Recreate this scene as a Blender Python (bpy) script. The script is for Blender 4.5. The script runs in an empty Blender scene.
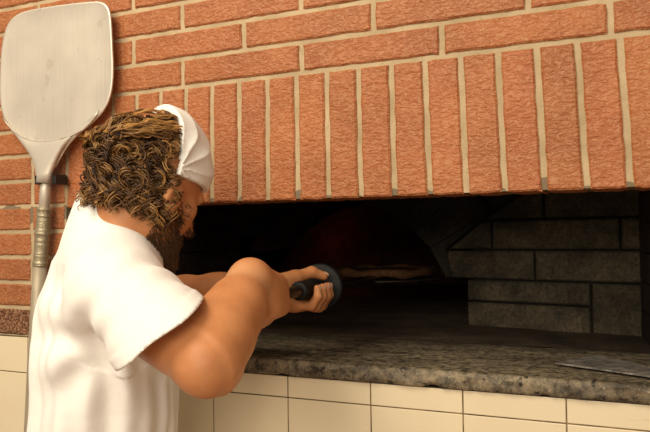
import bpy, bmesh, math, random
import numpy as np
from mathutils import Vector, Matrix, noise

random.seed(7)
rng = np.random.default_rng(11)
COL = bpy.context.scene.collection

# ------------------------------------------------------------------ camera
F_PX = 700.0
CAM = np.array([0.82766, -1.26139, 1.38468])
ROT = np.array([[0.91191856, 0.02274623, 0.40974035],
                [0.41010293, -0.01441452, -0.91192533],
                [-0.01483665, 0.99963735, -0.02247316]])
cd = bpy.data.cameras.new('camera')
cam = bpy.data.objects.new('camera', cd)
COL.objects.link(cam)
cd.sensor_fit = 'HORIZONTAL'
cd.sensor_width = 36.0
cd.lens = F_PX / 650.0 * 36.0
cd.clip_start = 0.02
M4 = Matrix.Identity(4)
for i in range(3):
    for j in range(3):
        M4[i][j] = ROT[i][j]
    M4[i][3] = CAM[i]
cam.matrix_world = M4
bpy.context.scene.camera = cam

RV = ROT[:, 0].copy(); AV = -ROT[:, 2].copy()


def ray(x, y):
    return ROT @ np.array([(x - 325) / F_PX, -(y - 216) / F_PX, -1.0])


def V(x, y, d):
    return CAM + ray(x, y) * d


def at_plane(x, y, p0, n):
    r = ray(x, y)
    return CAM + r * (np.dot(np.array(p0) - CAM, n) / np.dot(r, n))


def atY(x, y, Y):
    return at_plane(x, y, (0, Y, 0), np.array([0, 1.0, 0]))


def unit(v):
    v = np.array(v, float)
    return v / np.linalg.norm(v)


# ------------------------------------------------------------------ helpers
def link(name, me, mat=None, parent=None, smooth=False):
    o = bpy.data.objects.new(name, me)
    COL.objects.link(o)
    if mat is not None:
        for m in (mat if isinstance(mat, (list, tuple)) else [mat]):
            me.materials.append(m)
    if smooth:
        me.polygons.foreach_set('use_smooth', [True] * len(me.polygons))
    if parent is not None:
        o.parent = parent
        o.location = -Vector(parent.location) if parent.parent is None else (0, 0, 0)
    return o


def mesh_from(name, verts, faces):
    me = bpy.data.meshes.new(name)
    me.from_pydata([tuple(map(float, v)) for v in verts], [], [tuple(map(int, f)) for f in faces])
    me.update()
    return me


def obj(name, verts, faces, mat, parent=None, smooth=False):
    return link(name, mesh_from(name, verts, faces), mat, parent, smooth)


def empty(name, loc, label, cat):
    o = bpy.data.objects.new(name, None)
    COL.objects.link(o)
    o.location = tuple(map(float, loc))
    o.empty_display_size = 0.05
    tag(o, label, cat)
    return o


def tag(o, label=None, cat=None, group=None, kind=None):
    if label: o['label'] = label
    if cat: o['category'] = cat
    if group: o['group'] = group
    if kind: o['kind'] = kind
    return o


class MB:
    """collects shapes of one part"""
    def __init__(self):
        self.v = []; self.f = []; self.m = []

    def add(self, vs, fs, mi=0):
        n = len(self.v)
        self.v += [tuple(map(float, v)) for v in vs]
        self.f += [tuple(i + n for i in f) for f in fs]
        self.m += [mi] * len(fs)

    def tube(self, pts, rad, seg=16, caps=True, mi=0):
        pts = [np.array(p, float) for p in pts]
        n = len(pts)
        rad = [rad] * n if np.isscalar(rad) else list(rad)
        t0 = unit(pts[1] - pts[0])
        a = unit(np.cross(t0, [0.3, 0.2, 1.0] if abs(t0[2]) < .9 else [1.0, 0.1, 0]))
        vs = []
        for i in range(n):
            t = unit(pts[min(i + 1, n - 1)] - pts[max(i - 1, 0)])
            a = unit(a - t * np.dot(a, t)); b = np.cross(t, a)
            for k in range(seg):
                an = 2 * math.pi * k / seg
                vs.append(pts[i] + rad[i] * (math.cos(an) * a + math.sin(an) * b))
        fs = [(i * seg + k, i * seg + (k + 1) % seg, (i + 1) * seg + (k + 1) % seg, (i + 1) * seg + k)
              for i in range(n - 1) for k in range(seg)]
        if caps:
            fs.append(tuple(range(seg))[::-1]); fs.append(tuple((n - 1) * seg + k for k in range(seg)))
        self.add(vs, fs, mi)

    def box(self, c, ex, ey, ez, hx, hy, hz, bev=0.0, mi=0):
        c = np.array(c, float); ex, ey, ez = map(np.array, (ex, ey, ez))
        bm = bmesh.new()
        bmesh.ops.create_cube(bm, size=2.0)
        for v in bm.verts:
            v.co = Vector((v.co.x * hx, v.co.y * hy, v.co.z * hz))
        if bev > 0:
            bmesh.ops.bevel(bm, geom=bm.edges[:], offset=bev, segments=2, profile=0.5, affect='EDGES')
        bm.verts.index_update()
        self.add([c + ex * v.co.x + ey * v.co.y + ez * v.co.z for v in bm.verts],
                 [[v.index for v in f.verts] for f in bm.faces], mi)
        bm.free()

    def build(self, name, mat, parent=None, smooth=False):
        o = obj(name, self.v, self.f, mat, parent, smooth)
        if any(self.m):
            o.data.polygons.foreach_set('material_index', self.m)
        return o


# ------------------------------------------------------------------ materials
class NT:
    def __init__(self, name, rough=0.6, metal=0.0, spec=0.5):
        self.mat = bpy.data.materials.new(name); self.mat.use_nodes = True
        self.t = self.mat.node_tree; self.n = self.t.nodes; self.l = self.t.links
        self.b = self.n['Principled BSDF']
        self.b.inputs['Roughness'].default_value = rough
        self.b.inputs['Metallic'].default_value = metal
        self.b.inputs['Specular IOR Level'].default_value = spec

    def node(self, t, **kw):
        x = self.n.new(t)
        for k, v in kw.items():
            if k in x.inputs: x.inputs[k].default_value = v
            else: setattr(x, k, v)
        return x

    def coord(self, scale=(1, 1, 1), rot=(0, 0, 0)):
        g = self.node('ShaderNodeNewGeometry'); m = self.node('ShaderNodeMapping')
        m.inputs['Scale'].default_value = scale; m.inputs['Rotation'].default_value = rot
        self.l.new(g.outputs['Position'], m.inputs['Vector'])
        return m.outputs['Vector']

    def noise(self, vec, scale, detail=4, rough=.55, dist=0.0):
        x = self.node('ShaderNodeTexNoise')
        x.inputs['Scale'].default_value = scale; x.inputs['Detail'].default_value = detail
        x.inputs['Roughness'].default_value = rough; x.inputs['Distortion'].default_value = dist
        if vec is not None: self.l.new(vec, x.inputs['Vector'])
        return x.outputs['Fac']

    def voronoi(self, vec, scale, feature='F1'):
        x = self.node('ShaderNodeTexVoronoi', feature=feature)
        x.inputs['Scale'].default_value = scale
        self.l.new(vec, x.inputs['Vector'])
        return x.outputs['Distance']

    def ramp(self, fac, stops):
        r = self.node('ShaderNodeValToRGB')
        e = r.color_ramp.elements
        while len(e) < len(stops): e.new(0.5)
        for k, (p, c) in enumerate(stops):
            e[k].position = p; e[k].color = (*c, 1) if len(c) == 3 else c
        self.l.new(fac, r.inputs['Fac'])
        return r.outputs['Color']

    def mix(self, fac, a, b, mode='MIX'):
        m = self.node('ShaderNodeMix', data_type='RGBA', blend_type=mode)
        for s, v in ((m.inputs[0], fac), (m.inputs[6], a), (m.inputs[7], b)):
            if hasattr(v, 'links'): self.l.new(v, s)
            elif isinstance(v, (int, float)): s.default_value = v
            else: s.default_value = (*v, 1) if len(v) == 3 else v
        return m.outputs[2]

    def math(self, op, a, b=0.0):
        m = self.node('ShaderNodeMath', operation=op)
        for s, v in ((m.inputs[0], a), (m.inputs[1], b)):
            if hasattr(v, 'links'): self.l.new(v, s)
            else: s.default_value = v
        return m.outputs[0]

    def bump(self, h, strength=.5, dist=.002, prev=None):
        b = self.node('ShaderNodeBump')
        b.inputs['Strength'].default_value = strength; b.inputs['Distance'].default_value = dist
        self.l.new(h, b.inputs['Height'])
        if prev is not None: self.l.new(prev, b.inputs['Normal'])
        return b.outputs['Normal']

    def done(self, color=None, normal=None, rough=None):
        for s, v in (('Base Color', color), ('Normal', normal), ('Roughness', rough)):
            if v is None: continue
            if hasattr(v, 'links'): self.l.new(v, self.b.inputs[s])
            elif isinstance(v, (int, float)): self.b.inputs[s].default_value = v
            else: self.b.inputs[s].default_value = (*v, 1)
        return self.mat


def srgb(r, g, b):
    f = lambda c: (c / 255 / 12.92) if c / 255 <= .04045 else ((c / 255 + .055) / 1.055) ** 2.4
    return (f(r), f(g), f(b))


def m_brick():
    t = NT('red_textured_brick', .5, spec=.35)
    v = t.coord((1, 1, 1)); vs = t.coord((72, 50, 150))
    at = t.node('ShaderNodeAttribute', attribute_name='tint')
    big = t.noise(v, 9, 4)
    base = t.ramp(big, [(.25, (.31, .097, .032)), (.55, (.39, .128, .042)), (.8, (.46, .168, .059))])
    base = t.mix(.55, base, at.outputs['Color'], 'MULTIPLY')
    sp = t.noise(v, 320, 2)
    base = t.mix(t.math('MULTIPLY', t.math('GREATER_THAN', sp, .66), .5), base, (.30, .10, .05))
    wr = t.noise(vs, 1.0, 2.5, .5, .9)
    ridge = t.math('ABSOLUTE', t.math('SUBTRACT', wr, .5))
    rr = t.ramp(ridge, [(0, (1, 1, 1)), (.06, (0, 0, 0))])
    base = t.mix(t.math('MULTIPLY', rr, .27), base, (.70, .42, .22))  # highlights painted in: lighter colour along the wrinkles
    n = t.bump(wr, .75, .006)
    n = t.bump(t.noise(v, 260, 3), .35, .0015, n)
    return t.done(base, n)


def m_mortar():
    t = NT('sandy_mortar', .9, spec=.15)
    v = t.coord()
    c = t.ramp(t.noise(v, 14, 5), [(.3, (.38, .285, .165)), (.6, (.50, .385, .235)), (.85, (.58, .46, .295))])
    c = t.mix(t.math('MULTIPLY', t.math('GREATER_THAN', t.noise(v, 60, 3), .63), .45), c, (.36, .27, .15))
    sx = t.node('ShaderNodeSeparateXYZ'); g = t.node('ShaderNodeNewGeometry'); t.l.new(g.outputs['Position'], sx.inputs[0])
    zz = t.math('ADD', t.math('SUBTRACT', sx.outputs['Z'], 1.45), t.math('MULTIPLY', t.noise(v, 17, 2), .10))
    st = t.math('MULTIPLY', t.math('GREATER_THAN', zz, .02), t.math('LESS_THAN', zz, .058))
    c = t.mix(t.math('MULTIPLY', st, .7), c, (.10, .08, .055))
    return t.done(c, t.bump(t.noise(v, 300, 3), .6, .002))


def m_rough_brick():
    t = NT('soot_pitted_brick', .85, spec=.2)
    v = t.coord()
    c = t.ramp(t.noise(v, 170, 3), [(.38, (.07, .03, .015)), (.5, (.21, .095, .05)), (.68, (.36, .21, .12))])
    return t.done(c, t.bump(t.noise(v, 170, 3), .8, .004))


def m_tile():
    t = NT('cream_glazed_tile', .28, spec=.4)
    v = t.coord()
    c = t.ramp(t.noise(v, 3.5, 3), [(.3, (.73, .615, .415)), (.7, (.79, .685, .48))])
    at = t.node('ShaderNodeAttribute', attribute_name='tint')
    c = t.mix(.12, c, at.outputs['Color'], 'MULTIPLY')
    scr = t.math('GREATER_THAN', t.noise(t.coord((14, 14, 90), (0, .5, 0)), 1.6, 2), .735)
    c = t.mix(t.math('MULTIPLY', scr, .28), c, (.62, .45, .26))
    return t.done(c, t.bump(t.noise(v, 9, 2), .12, .004))


def m_grout():
    t = NT('dark_grout', .9)
    c = t.ramp(t.noise(t.coord(), 25, 3), [(.35, (.05, .032, .015)), (.7, (.28, .19, .09))])
    return t.done(c)


def m_slab():
    t = NT('worn_stone', .55, spec=.4)
    v = t.coord(); vx = t.coord((3, 11, 11))
    c = t.ramp(t.noise(vx, 1.8, 7, .65, .4), [(.3, (.07, .052, .030)), (.5, (.185, .146, .092)), (.75, (.36, .29, .185))])
    c = t.mix(t.math('MULTIPLY', t.math('GREATER_THAN', t.noise(v, 46, 5, .6), .60), .85), c, (.022, .018, .013))
    c = t.mix(t.math('MULTIPLY', t.math('GREATER_THAN', t.noise(v, 120, 3), .67), .5), c, (.50, .42, .30))
    gr = t.ramp(t.noise(v, 62, 8, .72), [(.38, (.12, .115, .105)), (.52, (.85, .85, .85)), (.68, (1.5, 1.45, 1.4))])
    c = t.mix(.85, c, gr, 'MULTIPLY')
    # the lintel's shade painted into the stone, darker towards the oven
    sx = t.node('ShaderNodeSeparateXYZ'); g = t.node('ShaderNodeNewGeometry')
    t.l.new(g.outputs['Position'], sx.inputs[0])
    y = t.math('ADD', sx.outputs['Y'], t.math('MULTIPLY', t.math('SUBTRACT', t.noise(v, 5, 4), .5), .22))
    lintel_shade = t.ramp(y, [(.10, (0, 0, 0)), (.42, (1, 1, 1))])
    c = t.mix(t.math('MULTIPLY', lintel_shade, .72), c, (.03, .024, .016))
    n = t.bump(t.noise(v, 60, 6, .65), .55, .006)
    return t.done(c, n, t.math('ADD', .42, t.math('MULTIPLY', t.noise(v, 20, 3), .3)))


def m_soot(name, lo, hi, sc=22):
    t = NT(name, .85, spec=.25)
    v = t.coord()
    c = t.ramp(t.noise(v, sc, 6, .65), [(.3, lo), (.7, hi)])
    so = t.ramp(t.noise(v, 7, 6, .7), [(.40, (0, 0, 0)), (.64, (1, 1, 1))])
    c = t.mix(t.math('MULTIPLY', so, .75), c, tuple(x * .22 for x in lo))
    fg = t.ramp(t.noise(v, 130, 4, .7), [(.34, (.35, .35, .35)), (.5, (1, 1, 1)), (.68, (1.6, 1.55, 1.5))])
    c = t.mix(.7, c, fg, 'MULTIPLY')
    return t.done(c, t.bump(t.noise(v, 70, 5), .5, .004))


def m_plain(name, col, rough=.5, metal=0.0, bump=0.0, sc=150, spec=.5):
    t = NT(name, rough, metal, spec)
    v = t.coord()
    c = t.ramp(t.noise(v, sc * .3, 3), [(.3, tuple(x * .85 for x in col)), (.7, tuple(min(1, x * 1.1) for x in col))])
    n = t.bump(t.noise(v, sc, 3), bump, .002) if bump else None
    return t.done(c, n)


def m_brushed():
    t = NT('brushed_aluminium', .42, .62, .5)
    v = t.coord((260, 260, 7)); g = t.coord()
    s = t.noise(v, 1, 4, .6)
    c = t.ramp(s, [(.2, (.68, .615, .515)), (.8, (.76, .70, .60))])
    st = t.math('GREATER_THAN', t.noise(t.coord((1, 1, .7)), 22, 4), .66)
    c = t.mix(t.math('MULTIPLY', st, .22), c, (.42, .33, .22))
    c = t.mix(t.math('MULTIPLY', t.math('GREATER_THAN', t.noise(g, 75, 3), .73), .35), c, (.30, .23, .15))
    return t.done(c, t.bump(s, .1, .001), t.math('ADD', .36, t.math('MULTIPLY', t.noise(g, 12, 4), .25)))


def m_skin():
    t = NT('tanned_skin', .5, spec=.35)
    v = t.coord()
    c = t.ramp(t.noise(v, 16, 5, .6), [(.25, (.44, .170, .062)), (.55, (.55, .232, .092)), (.8, (.62, .29, .125))])
    c = t.mix(t.math('MULTIPLY', t.math('GREATER_THAN', t.noise(v, 240, 2), .69), .25), c, (.40, .16, .07))
    # paler band around the right wrist: an old tan line
    d = t.node('ShaderNodeVectorMath', operation='DISTANCE')
    g = t.node('ShaderNodeNewGeometry'); t.l.new(g.outputs['Position'], d.inputs[0])
    d.inputs[1].default_value = tuple(WRISTBAND)
    band = t.ramp(d.outputs['Value'], [(.03, (1, 1, 1)), (.055, (0, 0, 0))])
    c = t.mix(t.math('MULTIPLY', band, .55), c, (.74, .44, .24))
    t.b.inputs['Subsurface Weight'].default_value = .12
    t.b.inputs['Subsurface Radius'].default_value = (.012, .004, .002)
    t.b.inputs['Subsurface Scale'].default_value = .5
    return t.done(c, t.bump(t.noise(v, 190, 4), .18, .0015))


def m_cloth(name, col, sc=900):
    t = NT(name, .9, spec=.15)
    v = t.coord()
    c = t.ramp(t.noise(v, 10, 3), [(.3, tuple(x * .97 for x in col)), (.7, col)])
    t.b.inputs['Sheen Weight'].default_value = .15
    n = t.bump(t.noise(v, 30, 4), .25, .006)
    return t.done(c, t.bump(t.noise(v, sc, 2), .12, .0008, n))


def m_hair():
    t = NT('curly_brown_hair', .38, spec=.35)
    at = t.node('ShaderNodeAttribute', attribute_name='tint')
    return t.done(at.outputs['Color'])


def tint_faces(o, cols_per_face):
    at = o.data.attributes.new('tint', 'FLOAT_COLOR', 'FACE')
    a = np.ones((len(cols_per_face), 4), np.float32); a[:, :3] = cols_per_face
    at.data.foreach_set('color', a.ravel())


# ------------------------------------------------------------------ brick wall
Z0 = 1.45            # underside of the soldier course
C0, CP = 0.007, 0.062
Z_SLAB = 1.131
MB_W = MB(); TINT = []


def brick(p00, p10, p11, p01, depth=.012, mi=0, y0=0.0, rough=.0008, tint=None):
    """a brick front in the wall plane; corners (x,z) of its outline; irregular arrises"""
    p = [np.array(q, float) for q in (p00, p10, p11, p01)]
    w = np.linalg.norm(p[1] - p[0]); h = np.linalg.norm(p[3] - p[0])
    nu = max(3, int(w / .018)); nv = max(3, int(h / .018))
    us = [0, .0035 / w] + list(np.linspace(.012 / w, 1 - .012 / w, nu)) + [1 - .0035 / w, 1]
    vs_ = [0, .0035 / h] + list(np.linspace(.012 / h, 1 - .012 / h, nv)) + [1 - .0035 / h, 1]
    NU, NV = len(us), len(vs_)
    off = random.random() * 100
    bow = random.uniform(-.0008, .0008)
    V_ = []
    for j, v in enumerate(vs_):
        for i, u in enumerate(us):
            q = (1 - v) * ((1 - u) * p[0] + u * p[1]) + v * ((1 - u) * p[3] + u * p[2])
            edge = i in (0, NU - 1) or j in (0, NV - 1)
            jx = noise.noise((q[0] * 90 + off, q[1] * 90, 1)) * .0024
            jz = noise.noise((q[0] * 90, q[1] * 90 + off, 5)) * .0020
            y = y0 + bow + noise.noise((q[0] * 45 + off, q[1] * 60, 9)) * rough
            if edge: y += .003
            V_.append((q[0] + jx, y, q[1] + jz))
    fs = [(j * NU + i, j * NU + i + 1, (j + 1) * NU + i + 1, (j + 1) * NU + i) for j in range(NV - 1) for i in range(NU - 1)]
    ring = [i for i in range(NU)] + [j * NU + NU - 1 for j in range(1, NV)] + \
           [(NV - 1) * NU + i for i in range(NU - 2, -1, -1)] + [j * NU for j in range(NV - 2, 0, -1)]
    n = len(V_)
    V_ += [(V_[r][0], y0 + depth, V_[r][2]) for r in ring]
    k = len(ring)
    fs += [(ring[(a + 1) % k], ring[a], n + a, n + (a + 1) % k) for a in range(k)]
    MB_W.add(V_, fs, mi)
    s = random.uniform(.80, 1.0) if tint is None else tint
    TINT.extend([(s, s * random.uniform(.9, 1.0), s * random.uniform(.85, 1.0))] * len(fs))


def mortar_box(x0, x1, z0, z1, y0=.0045, y1=.12):
    vs = [(x0, y0, z0), (x1, y0, z0), (x1, y0, z1), (x0, y0, z1), (x0, y1, z0), (x1, y1, z0), (x1, y1, z1), (x0, y1, z1)]
    fs = [(0, 1, 2, 3), (5, 4, 7, 6), (4, 0, 3, 7), (1, 5, 6, 2), (3, 2, 6, 7), (4, 5, 1, 0)]
    MB_W.add(vs, fs, 1); TINT.extend([(1, 1, 1)] * 6)


XL, XR, ZT = -2.1, 2.2, 2.6
XJL, XJR = -.4155, .87      # opening jambs
J = .0056
top_x = lambda k: -.001 + .0671 * k
bot_x = lambda k: -.005 + .0684 * k
K0, K1 = -6, 13
zt = Z0 + .255
for k in range(K0, K1):
    brick((bot_x(k) + J, Z0), (bot_x(k + 1) - J, Z0), (top_x(k + 1) - J, zt - .0045), (top_x(k) + J, zt - .0045), depth=.11)
# stretchers above
PX = .289
n = 0
z = zt
while z < ZT:
    x = (-.0765 if n % 2 == 0 else .0788) - PX * 8
    while x < XR:
        a, b = max(x, XL), min(x + PX, XR)
        if b - a > .03: brick((a + J, z + .0055), (b - J, z + .0055), (b - J, z + CP - .0045), (a + J, z + CP - .0045))
        x += PX
    z += CP; n += 1
# stretchers left of the soldiers, and right of the opening
zc = Z0 + C0
for n in range(-4, 4):
    z = zc + n * CP
    if z + CP > zt + .01: continue
    edge = lambda zz: (-.4155 if zz < Z0 + .01 else (bot_x(K0) + (top_x(K0) - bot_x(K0)) * (zz - Z0) / .255))
    x1 = edge(z + .02)
    xs = [x1, x1 - (.108 if n % 2 == 0 else .12)]
    if n % 2: xs[1] = x1 - .110
    while xs[-1] > XL: xs.append(xs[-1] - PX * (1 if len(xs) > 2 or n % 2 == 0 else .55))
    for b, a in zip(xs[:-1], xs[1:]):
        a = max(a, XL)
        if b - a > .02: brick((a + J, z + .0055), (b - J, z + .0055), (b - J, z + CP - .0045), (a + J, z + CP - .0045), tint=random.uniform(.72, .9))
    x0 = .87 if z < Z0 - .02 else bot_x(K1)
    xs = [x0, x0 + (.14 if n % 2 else .28)]
    while xs[-1] < XR: xs.append(xs[-1] + PX)
    for a, b in zip(xs[:-1], xs[1:]):
        b = min(b, XR)
        if b - a > .02: brick((a + J, z + .0055), (b - J, z + .0055), (b - J, z + CP - .0045), (a + J, z + CP - .0045))
# rough dark bricks just above the tiles
zb = 1.1435; ztop = zc - 4 * CP
for a, b in ((XL, -1.84), (-1.84, -1.56), (-1.56, -1.27), (-1.27, -.98), (-.98, -.69), (-.69, -.4155)):
    brick((a + .003, zb), (b - .003, zb), (b - .003, ztop - .004), (a + .003, ztop - .004), mi=2, rough=.004)
for a, b in ((.87, 1.16), (1.16, 1.45), (1.45, 1.74), (1.74, XR)):
    brick((a + .003, zb), (b - .003, zb), (b - .003, ztop - .004), (a + .003, ztop - .004), mi=2, rough=.004)
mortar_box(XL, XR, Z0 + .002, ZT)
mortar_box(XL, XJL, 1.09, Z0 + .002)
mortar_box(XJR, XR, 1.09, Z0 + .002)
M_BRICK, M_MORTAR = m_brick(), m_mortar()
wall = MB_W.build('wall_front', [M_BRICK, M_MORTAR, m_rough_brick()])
tint_faces(wall, TINT)
tag(wall, kind='structure')

# tiles below
MB_T = MB(); TT = []
TP = .1757
rows = [(1.0555, None), (.884, 1.0555), (.708, .884), (.532, .708), (.356, .532), (.18, .356), (.0, .18)]
Y_T = -.015
for z0, z1 in rows:
    k = -12
    while .005 + TP * k < XR:
        a = .005 + TP * k; b = a + TP; k += 1
        if a < XL: continue
        segs = [(a, b)]
        if z1 is None and a < XJL < b: segs = [(a, XJL), (XJL, b)]
        if z1 is None and a < XJR < b: segs = [(a, XJR), (XJR, b)]
        for a_, b_ in segs:
            topz = z1 if z1 is not None else (1.1415 if (b_ <= XJL + .001 or a_ >= XJR - .001) else 1.0985)
            n0 = len(MB_T.f)
            g = .0011
            MB_T.box(((a_ + b_) / 2, Y_T + .006 + random.uniform(-.0004, .0004), (z0 + topz) / 2), (1, 0, 0), (0, 1, 0), (0, 0, 1),
                     (b_ - a_) / 2 - g, .006, (topz - z0) / 2 - g, .0012, 0)
            s = random.uniform(.82, 1.0)
            TT += [(s, s, s)] * (len(MB_T.f) - n0)


def gbox(x0, x1, z0, z1, y0, y1):
    n0 = len(MB_T.f)
    MB_T.box(((x0 + x1) / 2, (y0 + y1) / 2, (z0 + z1) / 2), (1, 0, 0), (0, 1, 0), (0, 0, 1), (x1 - x0) / 2, (y1 - y0) / 2, (z1 - z0) / 2, 0, 1)
    TT.extend([(1, 1, 1)] * (len(MB_T.f) - n0))


gbox(XL, XR, 0, 1.0975, Y_T + .0018, .0)
gbox(XL, XR, 0, 1.0885, .0, .12)
gbox(XL, XJL, 1.0975, 1.1405, Y_T + .0018, .004)
gbox(XJR, XR, 1.0975, 1.1405, Y_T + .0018, .004)
tw = MB_T.build('wall_tiled', [m_tile(), m_grout()])
tint_faces(tw, TT)
tag(tw, kind='structure')

# floor
fl = MB()
for i in range(-9, 10):
    for j in range(-14, 1):
        fl.box((i * .25 + .125 - .0, j * .25 - .14, -.01), (1, 0, 0), (0, 1, 0), (0, 0, 1), .1235, .1235, .01, .002)
fo = fl.build('floor', m_plain('terracotta_floor_tile', (.33, .17, .09), .5, bump=.2))
tag(fo, kind='structure')

# ------------------------------------------------------------------ stone ledge
def slab():
    x0, x1 = -.413, .868
    prof_n = 9
    xs = np.arange(x0, x1 + .001, .004)
    rows_ = []
    zb, zt_ = 1.1, Z_SLAB
    yf = -.024
    # profile from underside back, around the front edge, to the top and into the oven
    prof = [(.30, zb), (.02, zb), (yf + .003, zb), (yf, zb + .004), (yf - .001, zb + .010), (yf, zb + .017), (yf, zb + .023), (yf + .002, zb + .0285), (yf + .006, zt_), (yf + .013, zt_)] + \
           [(y, zt_) for y in np.linspace(.004, .30, 34)] + [(.30, zb)]
    vs = []
    for (y, z) in prof:
        for x in xs:
            yy, zz = y, z
            if y < .02:
                nz = noise.noise((x * 22, y * 40, z * 60)); n2 = noise.noise((x * 75, y * 90, z * 120)); n3 = noise.noise((x * 9, 3.3, z * 20))
                yy += (nz * .0035 + n2 * .0022 + max(0, n3 - .25) * .012) * (1 if y < .0 else .3)
                if z > zb + .02: zz += n2 * .0012 - max(0, noise.noise((x * 30, 8.1, 0)) - .3) * .006 * (1 if y < yf + .01 else 0)
                if z < zb + .006 and y < 0: zz += max(0, noise.noise((x * 26, 2.1, 0)) - .15) * .012
            elif z > zb:
                zz += noise.noise((x * 9, y * 14, 1)) * .0012 + noise.noise((x * 45, y * 45, 4)) * .0005
            # the crack near the middle of the ledge
            cx = .205 - .10 * max(0, y) + .006 * math.sin(y * 70)
            if z > zb + .003 and -.05 < y < .13:
                zz -= .006 * math.exp(-((x - cx) / .0035) ** 2); yy += .004 * math.exp(-((x - cx) / .004) ** 2) * (y < 0)
            vs.append((x, yy, zz))
    N = len(xs); fs = [(j * N + i, (j + 1) * N + i, (j + 1) * N + i + 1, j * N + i + 1) for j in range(len(prof) - 1) for i in range(N - 1)]
    P = len(prof)
    fs.append([j * N for j in range(P - 1)]); fs.append([j * N + N - 1 for j in range(P - 1)][::-1])
    o = obj('stone_ledge', vs, fs, m_slab(), None, True)
    tag(o, 'worn grey stone ledge with chipped front edge along the oven opening above cream tiles', 'ledge')
    return o


slab()

# ------------------------------------------------------------------ oven
oven = empty('pizza_oven', (.2, .9, 0), 'sooty black built-in oven with arched mouth behind the stone ledge', 'oven')
M_BLOCK = m_soot('sooty_stone_block', (.056, .044, .027), (.108, .086, .053))
M_VOUS = m_soot('black_arch_stone', (.018, .014, .010), (.040, .031, .021))
M_JOINT = m_plain('black_joint', (.012, .010, .008), .95)
M_DOME = m_soot('scorched_dome_brick', (.055, .024, .016), (.11, .045, .028))
M_HEARTH = m_soot('ash_covered_hearth', (.060, .042, .026), (.11, .075, .045), 12)
PO = np.array([.406, .617, Z_SLAB]); PE = unit([.976, -.20, 0]); PN = np.array([PE[1], -PE[0], 0]);
if PN[1] > 0: PN = -PN      # towards the camera
def on_face(x, y):
    q = at_plane(x, y, PO, PN)
    return np.array([np.dot(q - PO, PE), q[2]])
def face_pt(s, z, out=0.0):
    return PO + PE * s + np.array([0, 0, z - Z_SLAB]) + PN * out


def stone(mb, poly, depth, gap=.003, out=0.0, bev=.004):
    """block with the outline poly [(s,z)..] standing in the oven face, worn arrises"""
    P = [np.array(p, float) for p in poly]
    c = sum(P) / len(P)
    def ins(d):
        r = []
        for i in range(len(P)):
            a, b, e = P[i - 1], P[i], P[(i + 1) % len(P)]
            n1 = unit([-(b - a)[1], (b - a)[0]]); n2 = unit([-(e - b)[1], (e - b)[0]])
            if np.dot(n1, c - b) < 0: n1 = -n1
            if np.dot(n2, c - b) < 0: n2 = -n2
            m = unit(n1 + n2); r.append(b + m * d / max(.35, np.dot(m, n1)))
        return r
    o1, o2 = ins(gap), ins(gap + bev)
    k = len(P)
    vs = [face_pt(*p, out - depth) for p in o1] + [face_pt(*p, out - bev) for p in o1] + [face_pt(*p, out) for p in o2]
    fs = [(i, (i + 1) % k, k + (i + 1) % k, k + i) for i in range(k)] + [(k + i, k + (i + 1) % k, 2 * k + (i + 1) % k, 2 * k + i) for i in range(k)]
    fs += [tuple(2 * k + i for i in range(k)), tuple(range(k))[::-1]]
    mb.add(vs, fs, 0)


# arch curve through the photo's mouth outline, in the oven-face plane
arch_px = [(470, 326), (468, 292), (446, 277), (438, 263), (430, 248), (414, 232), (398, 219), (386, 211), (360, 201), (330, 196), (300, 200), (268, 208), (250, 220), (237, 237), (229, 255), (224, 280), (222, 330)]
AR = [on_face(*p) for p in arch_px]
AR[0][1] = Z_SLAB - .03; AR[-1][1] = Z_SLAB - .03
zmax = 1.66
ss = lambda x, y: on_face(x, y)[0]
zz_ = lambda x, y: on_face(x, y)[1]
z1, z2, z3, z4 = zz_(530, 219), zz_(530, 250), zz_(530, 281), zz_(530, 304)
sR = .47
blocks = MB()
sd = lambda z: np.interp(z, sorted([zz_(446, 244), zz_(521, 194), zz_(521, 194) + .2]), [ss(446, 244), ss(521, 194), ss(521, 194) + .30])
# courses right of the diagonal joint
for za, zb_, cuts in ((z1, zmax - .12, [ss(543, 205)]), (z2, z1, [ss(491, 235), ss(620, 235)]), (z3, z2, [ss(534, 265)])):
    cs = [None] + cuts + [sR]
    for i in range(len(cs) - 1):
        if i == 0:
            la, lb = (sd(za), sd(zb_)) if za > z3 + .001 else (ss(443, 262), ss(447, 248))
            poly = [(la, za), (cs[1], za), (cs[1], zb_), (min(lb, cs[1] - .002), zb_)]
            if lb >= cs[1]: poly = [(la, za), (cs[1], za), (cs[1], za + (cs[1] - la) / (lb - la) * (zb_ - za))]
        else:
            poly = [(cs[i], za), (cs[i + 1], za), (cs[i + 1], zb_), (cs[i], zb_)]
            lb = sd(zb_)
            la = sd(za)
            if i == 1 and za == z1 and lb > cs[i] > la: poly = [(cs[i], za), (cs[i + 1], za), (cs[i + 1], zb_), (lb, zb_), (cs[i], za + (cs[i] - la) / (lb - la) * (zb_ - za))]
        stone(blocks, poly, .10)
sv = ss(591, 310); sl = ss(467, 310)
stone(blocks, [(sl, Z_SLAB - .02), (sv, Z_SLAB - .02), (sv, z4), (sl, z4)], .10, out=.004)
stone(blocks, [(sl, z4), (sv, z4), (sv, z3), (sl, z3)], .10, out=.002)
stone(blocks, [(sv, Z_SLAB - .02), (sR, Z_SLAB - .02), (sR, z3), (sv, z3)], .10, out=.0)
blocks.build('stone_block_wall', M_BLOCK, oven)
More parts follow.
